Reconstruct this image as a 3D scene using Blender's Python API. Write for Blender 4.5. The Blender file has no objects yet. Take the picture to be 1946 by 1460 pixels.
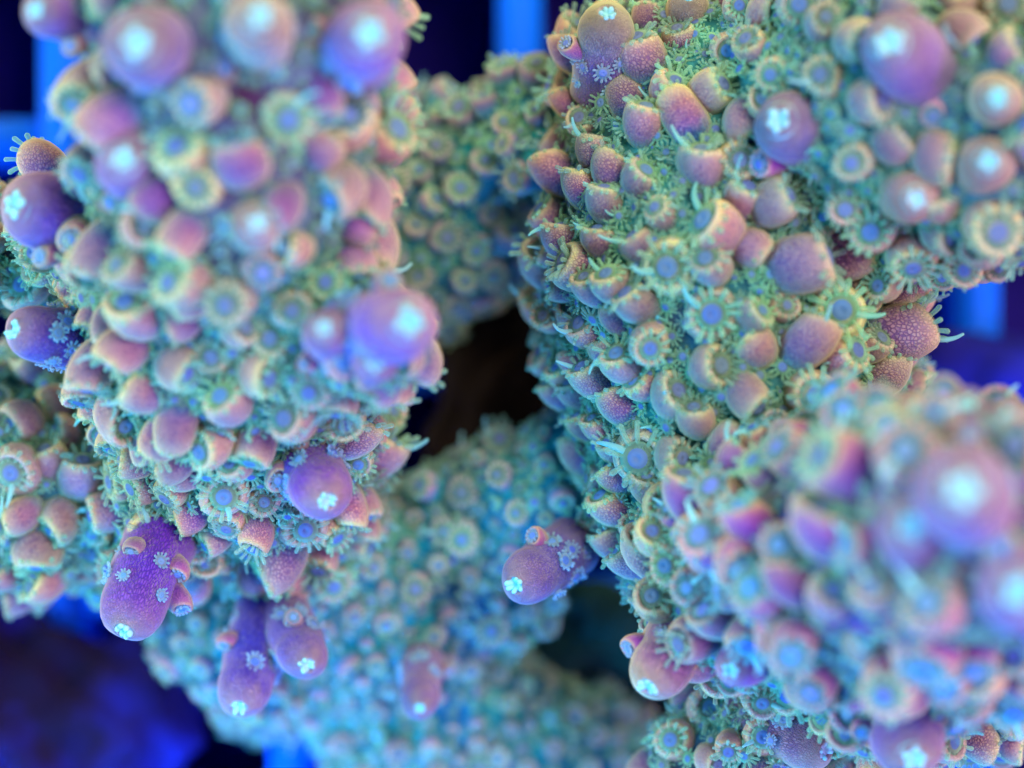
import bpy, math, random, time
T0 = time.time()
import numpy as np
from mathutils import Matrix, Vector

random.seed(7)
rng = np.random.default_rng(7)

# ------------------------------------------------------------------ camera, world, lamps, exposure
# lengths in the builders are millimetres; the focal plane is z = 0 there, the rack top is z = RACK
K = 30.0 / 1946.0          # mm in the focal plane for one pixel of the photograph
D = 110.0                  # camera above the focal plane
RACK = -14.0               # rack top below the focal plane
MM = 0.001

scene = bpy.context.scene
cam_d = bpy.data.cameras.new('camera')
cam = bpy.data.objects.new('camera', cam_d)
scene.collection.objects.link(cam)
scene.camera = cam
cam.location = (0, 0, (D - RACK) * MM)
cam.rotation_euler = (0, 0, 0)
cam_d.sensor_width = 36.0
cam_d.lens = 36.0 * D / 30.0
cam_d.clip_start = 0.005
cam_d.clip_end = 5.0
cam_d.dof.use_dof = True
cam_d.dof.focus_distance = D * MM
cam_d.dof.aperture_fstop = cam_d.lens / 5.2
cam_d.dof.aperture_blades = 0

world = bpy.data.worlds.new('World')
scene.world = world
world.use_nodes = True
world.node_tree.nodes['Background'].inputs[0].default_value = (0.05, 0.42, 0.52, 1)
world.node_tree.nodes['Background'].inputs[1].default_value = 0.34


def area_lamp(name, loc, aim, size, power, colour, spread=180):
    d = bpy.data.lights.new(name, 'AREA')
    d.shape = 'DISK'
    d.size = size * MM
    d.energy = power
    d.color = colour
    d.spread = math.radians(spread)
    o = bpy.data.objects.new(name, d)
    scene.collection.objects.link(o)
    o.location = [loc[0] * MM, loc[1] * MM, (loc[2] - RACK) * MM]
    v = Vector([(aim[i] - loc[i]) for i in range(3)])
    o.rotation_euler = v.to_track_quat('-Z', 'Y').to_euler()
    return o


area_lamp('led_panel_main', (60, 55, 175), (4, 1, 0), 90, 0.40, (1.0, 0.96, 0.80))
area_lamp('led_panel_blue', (-120, -40, 110), (-6, -3, -3), 60, 0.36, (0.08, 0.54, 1.0))
area_lamp('led_panel_violet', (110, -70, 110), (6, -3, 0), 60, 0.19, (0.72, 0.32, 1.0))
# added lamps, no source seen, set low to brighten the edges of the tissue
area_lamp('edge_fill_left', (-130, 10, 12), (0, 0, 0), 60, 0.16, (1.0, 0.80, 0.44))
area_lamp('edge_fill_right', (130, -10, 20), (0, 0, 0), 60, 0.08, (1.0, 0.80, 0.50))
area_lamp('edge_fill_top', (10, 125, 14), (0, 0, 0), 60, 0.11, (1.0, 0.88, 0.42))
area_lamp('blue_fill_bottom', (-30, -125, 8), (-3, -8, -9), 60, 0.30, (0.06, 0.36, 1.0))  # added blue lamp, no source seen, tints the low branch
area_lamp('blue_fill_spot', (-30, -110, 70), (-7, -13.0, -12), 12, 0.0022, (0.02, 0.34, 1.0), 12)  # added narrow beam, no source seen, turns the bottom left bluer

scene.view_settings.view_transform = 'Standard'
scene.view_settings.look = 'None'
scene.view_settings.gamma = 1.0
scene.view_settings.exposure = -0.22
scene.render.engine = 'CYCLES'
scene.cycles.use_denoising = True
try:
    scene.cycles.denoiser = 'OPENIMAGEDENOISE'
except Exception:
    pass
scene.cycles.use_adaptive_sampling = True
scene.cycles.adaptive_threshold = 0.035
scene.cycles.max_bounces = 5
scene.cycles.diffuse_bounces = 2
scene.cycles.transparent_max_bounces = 10
scene.cycles.caustics_reflective = False
scene.cycles.caustics_refractive = False

# ------------------------------------------------------------------ materials
MATS = {}


def nt(name):
    m = bpy.data.materials.new(name)
    m.use_nodes = True
    m.node_tree.nodes.clear()
    MATS[name] = m
    n = m.node_tree.nodes
    l = m.node_tree.links
    out = n.new('ShaderNodeOutputMaterial')
    return m, n, l, out


def ramp(n, stops, interp='LINEAR'):
    r = n.new('ShaderNodeValToRGB')
    r.color_ramp.interpolation = interp
    e = r.color_ramp.elements
    e[0].position, e[0].color = stops[0][0], (*stops[0][1], 1)
    e[1].position, e[1].color = stops[-1][0], (*stops[-1][1], 1)
    for p, c in stops[1:-1]:
        x = e.new(p)
        x.color = (*c, 1)
    return r


def rnd_node(n, l):
    oi = n.new('ShaderNodeObjectInfo')
    at = n.new('ShaderNodeAttribute')
    at.attribute_name = 'rnd'
    ad = n.new('ShaderNodeMath')
    ad.operation = 'ADD'
    l.new(oi.outputs['Random'], ad.inputs[0])
    l.new(at.outputs['Fac'], ad.inputs[1])
    fr = n.new('ShaderNodeMath')
    fr.operation = 'FRACT'
    l.new(ad.outputs[0], fr.inputs[0])
    return fr


def hsv(n, l, col, rnd, dh=0.04, dv=0.35, ds=0.2):
    h = n.new('ShaderNodeHueSaturation')
    l.new(col, h.inputs['Color'])
    mh = n.new('ShaderNodeMapRange')
    mh.inputs[3].default_value = 0.5 - dh
    mh.inputs[4].default_value = 0.5 + dh
    l.new(rnd, mh.inputs[0])
    l.new(mh.outputs[0], h.inputs['Hue'])
    m2 = n.new('ShaderNodeMath')
    m2.operation = 'MULTIPLY'
    m2.inputs[1].default_value = 7.13
    l.new(rnd, m2.inputs[0])
    f2 = n.new('ShaderNodeMath')
    f2.operation = 'FRACT'
    l.new(m2.outputs[0], f2.inputs[0])
    mv = n.new('ShaderNodeMapRange')
    mv.inputs[3].default_value = 1 - dv
    mv.inputs[4].default_value = 1 + dv * 0.6
    l.new(f2.outputs[0], mv.inputs[0])
    l.new(mv.outputs[0], h.inputs['Value'])
    ms = n.new('ShaderNodeMapRange')
    ms.inputs[3].default_value = 1 - ds
    ms.inputs[4].default_value = 1 + ds
    l.new(f2.outputs[0], ms.inputs[0])
    l.new(ms.outputs[0], h.inputs['Saturation'])
    return h.outputs['Color']


def tissue(name, stops, sheen=(1.0, 0.86, 0.52), sheen_w=0.5, cell=9.0, cell_dark=0.45, bump=0.3, streak=False,
           dh=0.03, dv=0.25, sss=0.0, patch=None):
    m, n, l, out = nt(name)
    at = n.new('ShaderNodeAttribute')
    at.attribute_name = 't'
    tc = n.new('ShaderNodeAttribute')
    tc.attribute_name = 'oc'
    # wobble so that colour zones have soft uneven borders
    nz = n.new('ShaderNodeTexNoise')
    nz.inputs['Scale'].default_value = 1.6
    nz.inputs['Detail'].default_value = 3
    l.new(tc.outputs['Vector'], nz.inputs['Vector'])
    wob = n.new('ShaderNodeMath')
    wob.operation = 'MULTIPLY_ADD'
    wob.inputs[1].default_value = 0.20
    wob.inputs[2].default_value = -0.10
    l.new(nz.outputs['Fac'], wob.inputs[0])
    ad = n.new('ShaderNodeMath')
    ad.operation = 'ADD'
    l.new(at.outputs['Fac'], ad.inputs[0])
    l.new(wob.outputs[0], ad.inputs[1])
    r = ramp(n, stops)
    l.new(ad.outputs[0], r.inputs[0])
    rnd = rnd_node(n, l)
    col = hsv(n, l, r.outputs['Color'], rnd.outputs[0], dh, dv)
    mp = n.new('ShaderNodeMapping')
    mp.inputs['Scale'].default_value = (1, 1, 0.32 if streak else 0.7)
    l.new(tc.outputs['Vector'], mp.inputs['Vector'])
    vo = n.new('ShaderNodeTexVoronoi')
    vo.feature = 'DISTANCE_TO_EDGE'
    vo.inputs['Scale'].default_value = cell
    l.new(mp.outputs[0], vo.inputs['Vector'])
    mr = n.new('ShaderNodeMapRange')
    mr.inputs[1].default_value = 0.02
    mr.inputs[2].default_value = 0.22
    l.new(vo.outputs['Distance'], mr.inputs[0])
    mx = n.new('ShaderNodeMix')
    mx.data_type = 'RGBA'
    mx.blend_type = 'MULTIPLY'
    inv = n.new('ShaderNodeMath')
    inv.operation = 'MULTIPLY_ADD'
    inv.inputs[1].default_value = -cell_dark
    inv.inputs[2].default_value = cell_dark
    l.new(mr.outputs[0], inv.inputs[0])
    lipm = n.new('ShaderNodeMapRange')
    lipm.inputs[1].default_value = 0.66
    lipm.inputs[2].default_value = 0.86
    lipm.inputs[3].default_value = 1.0
    lipm.inputs[4].default_value = 0.15
    l.new(at.outputs['Fac'], lipm.inputs[0])
    mm = n.new('ShaderNodeMath')
    mm.operation = 'MULTIPLY'
    l.new(inv.outputs[0], mm.inputs[0])
    l.new(lipm.outputs[0], mm.inputs[1])
    l.new(mm.outputs[0], mx.inputs['Factor'])
    l.new(col, mx.inputs['A'])
    mx.inputs['B'].default_value = (0.45, 0.35, 0.75, 1)
    b = n.new('ShaderNodeBsdfPrincipled')
    l.new(mx.outputs['Result'], b.inputs['Base Color'])
    b.inputs['Roughness'].default_value = 0.6
    b.inputs['Specular IOR Level'].default_value = 0.12
    b.inputs['Sheen Weight'].default_value = sheen_w
    b.inputs['Sheen Roughness'].default_value = 0.22
    b.inputs['Sheen Tint'].default_value = (*sheen, 1)
    if sss:
        b.inputs['Subsurface Weight'].default_value = sss
        b.inputs['Subsurface Radius'].default_value = (1.0, 0.7, 0.8)
        b.inputs['Subsurface Scale'].default_value = 0.0004
    bp = n.new('ShaderNodeBump')
    bp.inputs['Strength'].default_value = bump
    bp.inputs['Distance'].default_value = 0.00006
    l.new(mr.outputs[0], bp.inputs['Height'])
    l.new(bp.outputs[0], b.inputs['Normal'])
    l.new(b.outputs[0], out.inputs[0])
    return m


def thin_wall(n, l, centre, edge, power=3.0):
    """opacity of a thin wall: the slanter the path through it, the more tissue it crosses"""
    lw = n.new('ShaderNodeLayerWeight')
    lw.inputs['Blend'].default_value = 0.5
    pw = n.new('ShaderNodeMath')
    pw.operation = 'POWER'
    pw.inputs[1].default_value = power
    l.new(lw.outputs['Facing'], pw.inputs[0])
    mr = n.new('ShaderNodeMapRange')
    mr.inputs[3].default_value = centre
    mr.inputs[4].default_value = edge
    l.new(pw.outputs[0], mr.inputs[0])
    return mr.outputs[0]


def flesh(name, colour, centre=0.5, edge=1.0, trans=0.4, dv=0.25, dh=0.03, power=2.0):
    """translucent tissue: a scattering wall with light coming through"""
    m, n, l, out = nt(name)
    rgb = n.new('ShaderNodeRGB')
    rgb.outputs[0].default_value = (*colour, 1)
    rnd = rnd_node(n, l)
    col = hsv(n, l, rgb.outputs[0], rnd.outputs[0], dh, dv)
    di = n.new('ShaderNodeBsdfDiffuse')
    tr = n.new('ShaderNodeBsdfTranslucent')
    l.new(col, di.inputs['Color'])
    l.new(col, tr.inputs['Color'])
    m1 = n.new('ShaderNodeMixShader')
    m1.inputs[0].default_value = trans
    l.new(di.outputs[0], m1.inputs[1])
    l.new(tr.outputs[0], m1.inputs[2])
    if centre >= 1.0:
        l.new(m1.outputs[0], out.inputs[0])
        return m
    tp = n.new('ShaderNodeBsdfTransparent')
    m2 = n.new('ShaderNodeMixShader')
    l.new(thin_wall(n, l, centre, edge, power), m2.inputs[0])
    l.new(tp.outputs[0], m2.inputs[1])
    l.new(m1.outputs[0], m2.inputs[2])
    l.new(m2.outputs[0], out.inputs[0])
    return m


def plain(name, c1, c2, scale, rough=0.7, bump=0.0, sheen=None):
    m, n, l, out = nt(name)
    tc = n.new('ShaderNodeTexCoord')
    nz = n.new('ShaderNodeTexNoise')
    nz.inputs['Scale'].default_value = scale
    nz.inputs['Detail'].default_value = 5
    l.new(tc.outputs['Object'], nz.inputs['Vector'])
    r = ramp(n, [(0.35, c1), (0.65, c2)])
    l.new(nz.outputs['Fac'], r.inputs[0])
    b = n.new('ShaderNodeBsdfPrincipled')
    l.new(r.outputs[0], b.inputs['Base Color'])
    b.inputs['Roughness'].default_value = rough
    b.inputs['Specular IOR Level'].default_value = 0.15
    if sheen:
        b.inputs['Sheen Weight'].default_value = 0.5
        b.inputs['Sheen Tint'].default_value = (*sheen, 1)
    if bump:
        bp = n.new('ShaderNodeBump')
        bp.inputs['Strength'].default_value = bump
        bp.inputs['Distance'].default_value = 0.0003
        l.new(nz.outputs['Fac'], bp.inputs['Height'])
        l.new(bp.outputs[0], b.inputs['Normal'])
    l.new(b.outputs[0], out.inputs[0])
    return m


tissue('corallite_tissue', [(0.0, (0.05, 0.36, 0.34)), (0.28, (0.12, 0.28, 0.40)), (0.42, (0.40, 0.22, 0.40)), (0.60, (0.62, 0.33, 0.38)),
                            (0.78, (0.72, 0.46, 0.40)), (0.89, (0.92, 0.74, 0.42)), (1.0, (0.80, 0.56, 0.46))],  # cream lip: some pigment, mostly translucent edge glow put into the colour
       cell=7.5, cell_dark=0.95, bump=0.8, sheen_w=0.3, sss=0.5)
tissue('violet_tissue', [(0.0, (0.12, 0.06, 0.32)), (0.4, (0.30, 0.07, 0.42)), (0.66, (0.48, 0.15, 0.46)), (0.82, (0.56, 0.22, 0.40)),
                         (0.91, (0.74, 0.50, 0.36)), (1.0, (0.60, 0.36, 0.50))],
       cell=7.5, cell_dark=0.8, bump=0.6, sheen_w=0.3)
tissue('base_tissue', [(0.0, (0.04, 0.34, 0.38)), (0.55, (0.06, 0.34, 0.44)), (0.72, (0.30, 0.24, 0.44)), (0.86, (0.58, 0.36, 0.40)),
                       (1.0, (0.62, 0.54, 0.48))], cell=10.0, cell_dark=0.5, bump=0.5, sheen_w=0.3, sheen=(0.5, 1.0, 0.9))
tissue('tip_tissue', [(0.0, (0.13, 0.05, 0.42)), (0.45, (0.19, 0.12, 0.68)), (0.72, (0.27, 0.15, 0.60)),
                      (0.84, (0.42, 0.26, 0.42)), (0.93, (0.56, 0.38, 0.38)), (1.0, (0.80, 0.42, 0.55))],
       cell=15.0, cell_dark=0.9, bump=0.9, streak=True, sheen_w=0.3, dh=0.025, sss=0.2)
tissue('ochre_tip_tissue', [(0.0, (0.16, 0.06, 0.38)), (0.36, (0.24, 0.11, 0.52)), (0.52, (0.36, 0.22, 0.46)),
                            (0.70, (0.38, 0.27, 0.30)), (0.9, (0.46, 0.36, 0.28)), (1.0, (0.82, 0.50, 0.52))],
       cell=15.0, cell_dark=0.9, bump=0.9, streak=True, sheen_w=0.3, dh=0.02, sss=0.3)
tissue('pink_tip_tissue', [(0.0, (0.24, 0.07, 0.36)), (0.45, (0.38, 0.13, 0.46)), (0.72, (0.50, 0.22, 0.42)),
                           (0.88, (0.68, 0.46, 0.36)), (1.0, (0.74, 0.46, 0.54))],
       cell=15.0, cell_dark=0.9, bump=0.9, streak=True, sheen_w=0.3, dh=0.02, sss=0.2)
flesh('tentacle', (0.52, 0.84, 0.60), 0.34, 1.0, power=1.6)
flesh('long_tentacle', (0.50, 0.95, 0.88), 0.62, 1.0, dv=0.1)
flesh('oral_disc', (0.17, 0.25, 0.46), 1.0, trans=0.1, dh=0.02)
flesh('pale_tentacle', (0.55, 0.78, 0.92), 0.55, 1.0)
flesh('pale_disc', (0.20, 0.34, 0.74), 1.0, trans=0.1)
flesh('glow_tentacle', (0.38, 0.74, 0.74), 0.4, 1.0)
flesh('tip_polyp_flesh', (0.44, 0.90, 0.98), 1.0, trans=0.2, dv=0.05, dh=0.01)
flesh('cup_film', (1.0, 0.88, 0.52), 0.0, 1.0, trans=0.3, dv=0.1, power=2.0)
flesh('base_film', (0.62, 0.74, 0.60), 0.0, 1.0, trans=0.4, dv=0.12, power=2.4)
flesh('tip_film', (0.84, 0.62, 0.66), 0.0, 1.0, trans=0.4, dv=0.12, power=2.4)

# coral skin between the cups
def skin(name, stops, sheen):
    m, n, l, out = nt(name)
    tc = n.new('ShaderNodeTexCoord')
    nz = n.new('ShaderNodeTexNoise')
    nz.inputs['Scale'].default_value = 420
    nz.inputs['Detail'].default_value = 6
    l.new(tc.outputs['Object'], nz.inputs['Vector'])
    r = ramp(n, stops)
    l.new(nz.outputs['Fac'], r.inputs[0])
    at = n.new('ShaderNodeAttribute')
    at.attribute_name = 'tip'
    mx = n.new('ShaderNodeMix')
    mx.data_type = 'RGBA'
    l.new(at.outputs['Fac'], mx.inputs['Factor'])
    l.new(r.outputs[0], mx.inputs['A'])
    r2 = ramp(n, [(0.36, (0.10, 0.015, 0.11)), (0.64, (0.30, 0.07, 0.36))])
    l.new(nz.outputs['Fac'], r2.inputs[0])
    l.new(r2.outputs[0], mx.inputs['B'])
    nz2 = n.new('ShaderNodeTexNoise')
    nz2.inputs['Scale'].default_value = 2600
    nz2.inputs['Detail'].default_value = 3
    l.new(tc.outputs['Object'], nz2.inputs['Vector'])
    b = n.new('ShaderNodeBsdfPrincipled')
    b.inputs['Roughness'].default_value = 0.7
    b.inputs['Specular IOR Level'].default_value = 0.1
    b.inputs['Sheen Weight'].default_value = 0.5
    b.inputs['Sheen Tint'].default_value = (*sheen, 1)
    l.new(mx.outputs['Result'], b.inputs['Base Color'])
    bp = n.new('ShaderNodeBump')
    bp.inputs['Strength'].default_value = 0.8
    bp.inputs['Distance'].default_value = 0.00015
    l.new(nz2.outputs['Fac'], bp.inputs['Height'])
    l.new(bp.outputs[0], b.inputs['Normal'])
    l.new(b.outputs[0], out.inputs[0])


skin('coral_skin', [(0.32, (0.06, 0.02, 0.06)), (0.44, (0.04, 0.10, 0.15)), (0.56, (0.04, 0.22, 0.22)), (0.74, (0.08, 0.36, 0.31))],
     (0.4, 1.0, 0.85))
skin('base_skin', [(0.32, (0.005, 0.04, 0.14)), (0.44, (0.005, 0.13, 0.26)), (0.56, (0.005, 0.24, 0.30)), (0.74, (0.02, 0.40, 0.36))],
     (0.4, 1.0, 1.0))

plain('blue_lit_plastic', (0.0, 0.11, 0.92), (0.0, 0.15, 1.0), 60, 0.5)  # white plastic; the blue light on it is put into the colour
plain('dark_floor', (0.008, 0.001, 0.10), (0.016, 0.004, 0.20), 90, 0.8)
plain('gap_shade', (0.002, 0.0003, 0.0006), (0.007, 0.0006, 0.0015), 190, 0.8, bump=1.0)  # near-black colour standing in for the darkness of the gap
plain('hollow_shade', (0.004, 0.016, 0.022), (0.010, 0.060, 0.060), 220, 0.8, bump=1.0)  # dark colour standing in for shade under the branch
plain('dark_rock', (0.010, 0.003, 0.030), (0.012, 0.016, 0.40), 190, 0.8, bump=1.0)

# ------------------------------------------------------------------ mesh helpers
def make_mesh(name, V, T, mats, mi=None, attrs=None, scale=1.0, smooth=True):
    V = np.asarray(V, np.float32) * scale
    T = np.asarray(T, np.int32)
    me = bpy.data.meshes.new(name)
    me.vertices.add(len(V))
    me.vertices.foreach_set('co', V.ravel())
    me.loops.add(T.size)
    me.loops.foreach_set('vertex_index', T.ravel())
    me.polygons.add(len(T))
    me.polygons.foreach_set('loop_start', np.arange(len(T), dtype=np.int32) * 3)
    me.polygons.foreach_set('loop_total', np.full(len(T), 3, np.int32))
    for mname in mats:
        me.materials.append(MATS[mname])
    if mi is not None:
        me.polygons.foreach_set('material_index', np.asarray(mi, np.int32))
    me.polygons.foreach_set('use_smooth', np.full(len(T), smooth, bool))
    for k, v in (attrs or {}).items():
        v = np.asarray(v, np.float32)
        a = me.attributes.new(k, 'FLOAT' if v.ndim == 1 else 'FLOAT_VECTOR', 'POINT')
        a.data.foreach_set('value' if v.ndim == 1 else 'vector', v.ravel())
    me.update()
    me.validate()
    return me


def link(name, data, parent=None):
    o = bpy.data.objects.new(name, data)
    scene.collection.objects.link(o)
    o.parent = parent
    return o


def rings(rows, cap=None):
    """rows: list of (n,3) rings -> verts, tris; cap: closing point"""
    V = np.concatenate(rows)
    n = len(rows[0])
    T = []
    for i in range(len(rows) - 1):
        a, b = i * n, (i + 1) * n
        for j in range(n):
            k = (j + 1) % n
            T += [(a + j, a + k, b + k), (a + j, b + k, b + j)]
    if cap is not None:
        V = np.vstack([V, cap])
        a = (len(rows) - 1) * n
        c = len(V) - 1
        for j in range(n):
            T.append((a + j, a + (j + 1) % n, c))
    return V, np.array(T)


class Bag:
    """collects triangles with a material index and point attributes"""
    def __init__(self):
        self.V, self.T, self.M, self.A, self.R, self.n = [], [], [], [], [], 0

    def add(self, V, T, mi=0, t=None, r=0.0):
        self.V.append(V)
        self.T.append(np.asarray(T) + self.n)
        self.M.append(np.full(len(T), mi) if np.isscalar(mi) else mi)
        self.A.append(np.zeros(len(V)) if t is None else t)
        self.R.append(np.full(len(V), r))
        self.n += len(V)

    def arrays(self):
        return (np.concatenate(self.V), np.concatenate(self.T), np.concatenate(self.M),
                np.concatenate(self.A), np.concatenate(self.R))


# ------------------------------------------------------------------ templates
def sweep_cup(L, bend, prof, lip, nseg=18, nax=11, oblique=0.25, wob=0.05, seed=0, ell=1.0):
    """a tube that leaves the skin along +z and bends to +x; prof(u) radius, lip = inner rings (radius, height)"""
    g = np.random.default_rng(seed)
    ph = np.linspace(0, 2 * np.pi, nseg, endpoint=False)
    p1, p2 = g.uniform(0, 6.28, 2)
    rows, ts = [], []
    pos = np.array([0.0, 0.0, -0.55])
    du = 1.0 / nax

    def ring(c, a, r, h, u):
        ax = np.array([math.sin(a), 0, math.cos(a)])
        ex = np.array([math.cos(a), 0, -math.sin(a)])
        ey = np.array([0, 1, 0])
        w = 1 + wob * np.sin(2 * ph + p1 + u) + wob * 0.7 * np.sin(3 * ph + p2)
        ob = -oblique * np.cos(ph) * u * u
        return (c[None] + (r * w * np.cos(ph))[:, None] * ex + (r * w * ell * np.sin(ph))[:, None] * ey
                + (h + ob)[:, None] * ax)

    a = 0
    for i in range(nax + 1):
        u = i * du
        a = bend * u * u * (3 - 2 * u)
        rows.append(ring(pos, a, prof(u), np.zeros(nseg), u))
        ts.append(np.full(nseg, 0.86 * u))
        if i < nax:
            pos = pos + np.array([math.sin(a), 0, math.cos(a)]) * (L + 0.55) * du
    for k, (r, h) in enumerate(lip):
        rows.append(ring(pos, a, r, np.full(nseg, h), 1.0))
        ts.append(np.full(nseg, min(0.86 + 0.05 * (k + 1), 1.0)))
    ax = np.array([math.sin(a), 0, math.cos(a)])
    V, T = rings(rows, pos + ax * lip[-1][1])
    t = np.append(np.concatenate(ts), 1.0)
    mouth = pos + ax * 0.12
    return V, T, t, mouth, ax


def with_film(V, T, t, nseg, nax, thick=0.045):
    """the clear tissue film over the outer wall, up to the crest of the lip"""
    nrow = nax + 3
    W0 = V[:nrow * nseg].reshape(nrow, nseg, 3)
    T0 = T[:(nrow - 1) * nseg * 2]
    c = W0.mean(1, keepdims=True)
    d = W0 - c
    N = np.zeros_like(V[:nrow * nseg])
    A = V[T0]
    fn = np.cross(A[:, 1] - A[:, 0], A[:, 2] - A[:, 0])
    for q in range(3):
        np.add.at(N, T0[:, q], fn)
    N /= np.maximum(np.linalg.norm(N, axis=1, keepdims=True), 1e-9)
    if (N * d.reshape(-1, 3)).sum() < 0:
        N = -N
    F = V[:nrow * nseg] + N * thick
    return (np.vstack([V, F]), np.vstack([T, T0 + len(V)]), np.append(t, t[:nrow * nseg]),
            np.append(np.zeros(len(T), int), np.ones(len(T0), int)))


LIP = [(0.80, 0.09), (0.72, 0.12), (0.64, 0.07), (0.58, -0.08), (0.50, -0.40)]
CUPS = []
for bi, bend in enumerate((0.05, 0.5, 0.9, 1.25)):
    for s in range(4):
        L = [0.9, 1.2, 1.5, 1.8][s] * (0.8 if bi == 0 else 1.0)
        pr = lambda u: ((1 - 0.12 * ((0.62 - u) / 0.62) ** 2 + (0.35 * (1 - u / 0.2) ** 2 if u < 0.2 else 0)) if u < 0.62
                        else 1 - 0.14 * ((u - 0.62) / 0.38) ** 2.2)
        V, T, t, mo, ax = sweep_cup(L, bend, pr, LIP, seed=bi * 10 + s, oblique=0.06 + 0.26 * bi / 3, wob=0.045,
                                    ell=[1.0, 1.12, 0.94, 1.05][s])
        V, T, t, mi = with_film(V, T, t, 18, 11)
        CUPS.append(dict(V=V, T=T, t=t, mouth=mo, ax=ax, bend=bend, mi=mi,
                         me=make_mesh('corallite', V, T, ['corallite_tissue', 'cup_film'], mi, {'t': t, 'oc': V})))
        CUPS[-1]['me_violet'] = make_mesh('corallite', V, T, ['violet_tissue', 'cup_film'], mi, {'t': t, 'oc': V})
        CUPS[-1]['me_base'] = make_mesh('corallite', V, T, ['base_tissue', 'base_film'], mi, {'t': t, 'oc': V})


def tentacle(base, d0, d1, length, r0, r1, nseg=6, nax=5, blunt=True):
    """curved finger from base; direction turns from d0 to d1"""
    rows = []
    p = np.array(base, float)
    d0 = d0 / np.linalg.norm(d0)
    d1 = d1 / np.linalg.norm(d1)
    ph = np.linspace(0, 2 * np.pi, nseg, endpoint=False)
    us = list(np.linspace(0, 1, nax))
    prev = 0
    for u in us:
        d = d0 * (1 - u) + d1 * u
        d /= np.linalg.norm(d)
        p = p + d * (u - prev) * length
        prev = u
        e = np.cross(d, [0.3, 0.5, 0.8]); e /= np.linalg.norm(e)
        f = np.cross(d, e)
        r = r0 + (r1 - r0) * u
        if blunt:
            r *= 0.86 + 0.30 * u * u
        rows.append(p + r * (np.cos(ph)[:, None] * e + np.sin(ph)[:, None] * f))
    r = r1
    rows.append(p + d * r * 0.6 + 0.75 * r * (np.cos(ph)[:, None] * e + np.sin(ph)[:, None] * f))
    return rings(rows, p + d * r)


def polyp_template(seed, open_=0.6, n=12, long_=True, reach=0.5, tr=0.095, mats=('tentacle', 'oral_disc', 'long_tentacle'),
                   disc_r=0.46, lowpoly=False, jag=0.0, root=0.92):
    g = np.random.default_rng(seed)
    bag = Bag()
    ns = 6 if lowpoly else 14
    ph = np.linspace(0, 2 * np.pi, ns, endpoint=False)
    c = np.stack([np.cos(ph), np.sin(ph), 0 * ph], 1)
    z = np.array([0, 0, 1.0])
    rows = [c * disc_r * 0.80 + z * -0.55, c * disc_r * 0.86 + z * -0.10, c * disc_r * 1.04 + z * 0.04, c * disc_r * 0.60 + z * 0.03,
            c * disc_r * 0.54 + z * 0.06, c * disc_r * 0.32 + z * 0.10, c * disc_r * 0.13 + z * 0.05]
    V, T = rings(rows, z * 0.0)
    mi = np.where(np.arange(len(T)) < ns * 2 * 3, 0, 1)
    bag.add(V, T, mi)
    k_long = 0
    for i in range(n):
        a = 2 * np.pi * (i + g.uniform(-0.22, 0.22) * (1 + jag)) / n
        rad = np.array([math.cos(a), math.sin(a), 0])
        lng = long_ and i == k_long
        el = open_ + g.uniform(-0.28, 0.28)
        if lng:
            el = 0.35 + g.uniform(-0.2, 0.5)
        el = min(max(el, 0.3), 1.45)
        d0 = rad * math.cos(el) + z * math.sin(el)
        e1 = el - g.uniform(0.0, 0.35 if jag else 0.8) if not lng else el + g.choice([-1, 1]) * g.uniform(0.5, 1.2)
        side = np.cross(z, rad) * g.uniform(-0.25, 0.25) * (3 if lng else 1)
        d1 = rad * math.cos(e1) + z * math.sin(e1) + side
        ln = reach * g.uniform(0.78 - 0.5 * jag, 1.2)
        rr = tr * g.uniform(0.9, 1.12)
        if lng:
            V, T = tentacle(rad * disc_r * 0.9 + z * 0.0, d0, d1, reach * g.uniform(1.7, 2.3), tr * 1.4, tr * 0.55,
                            nseg=5 if lowpoly else 7, nax=4 if lowpoly else 7, blunt=False)
            bag.add(V, T, 2)
        else:
            V, T = tentacle(rad * disc_r * root * (1 - 0.4 * jag * g.uniform()) + z * -0.02, d0, d1, ln, rr, rr * (0.92 - 0.6 * jag),
                            nseg=4 if lowpoly else 7, nax=2 if lowpoly else 5)
            bag.add(V, T, 0)
    V, T, M, A, R = bag.arrays()
    return dict(V=V, T=T, mi=M, t=A, me=make_mesh('polyp', V, T, list(mats), M, {'t': A}), mats=mats)


OPEN = [0.15, 0.35, 0.55, 0.75, 0.95, 1.15]
POLYPS = [polyp_template(100 + i, open_=OPEN[i % 6], n=[12, 12, 13, 11][i % 4], long_=False,
                         reach=[0.42, 0.48, 0.54][i % 3], tr=0.084, disc_r=0.50) for i in range(12)]
LONGP = [polyp_template(200 + i, open_=OPEN[i % 6], n=[12, 11, 12, 13][i % 4], long_=True,
                        reach=[0.42, 0.47, 0.52][i % 3], tr=0.084, disc_r=0.50) for i in range(10)]
GLOWP = [polyp_template(250 + i, open_=OPEN[i % 6], n=12, long_=(i % 2 == 0), reach=0.42, tr=0.09, disc_r=0.48,
                        mats=('glow_tentacle', 'pale_disc', 'tip_polyp_flesh')) for i in range(6)]
PALE = [polyp_template(300 + i, open_=[0.5, 0.8, 1.05][i % 3], n=11, long_=False, reach=0.28, tr=0.10,
                       mats=('pale_tentacle', 'pale_disc', 'long_tentacle'), disc_r=0.5) for i in range(6)]
TIPP = [polyp_template(400 + i, open_=1.35, n=6, long_=False, reach=0.42, tr=0.30, root=0.55,
                       mats=('tip_polyp_flesh', 'tip_polyp_flesh', 'tip_polyp_flesh'), disc_r=0.78, jag=0.7) for i in range(8)]
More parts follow.
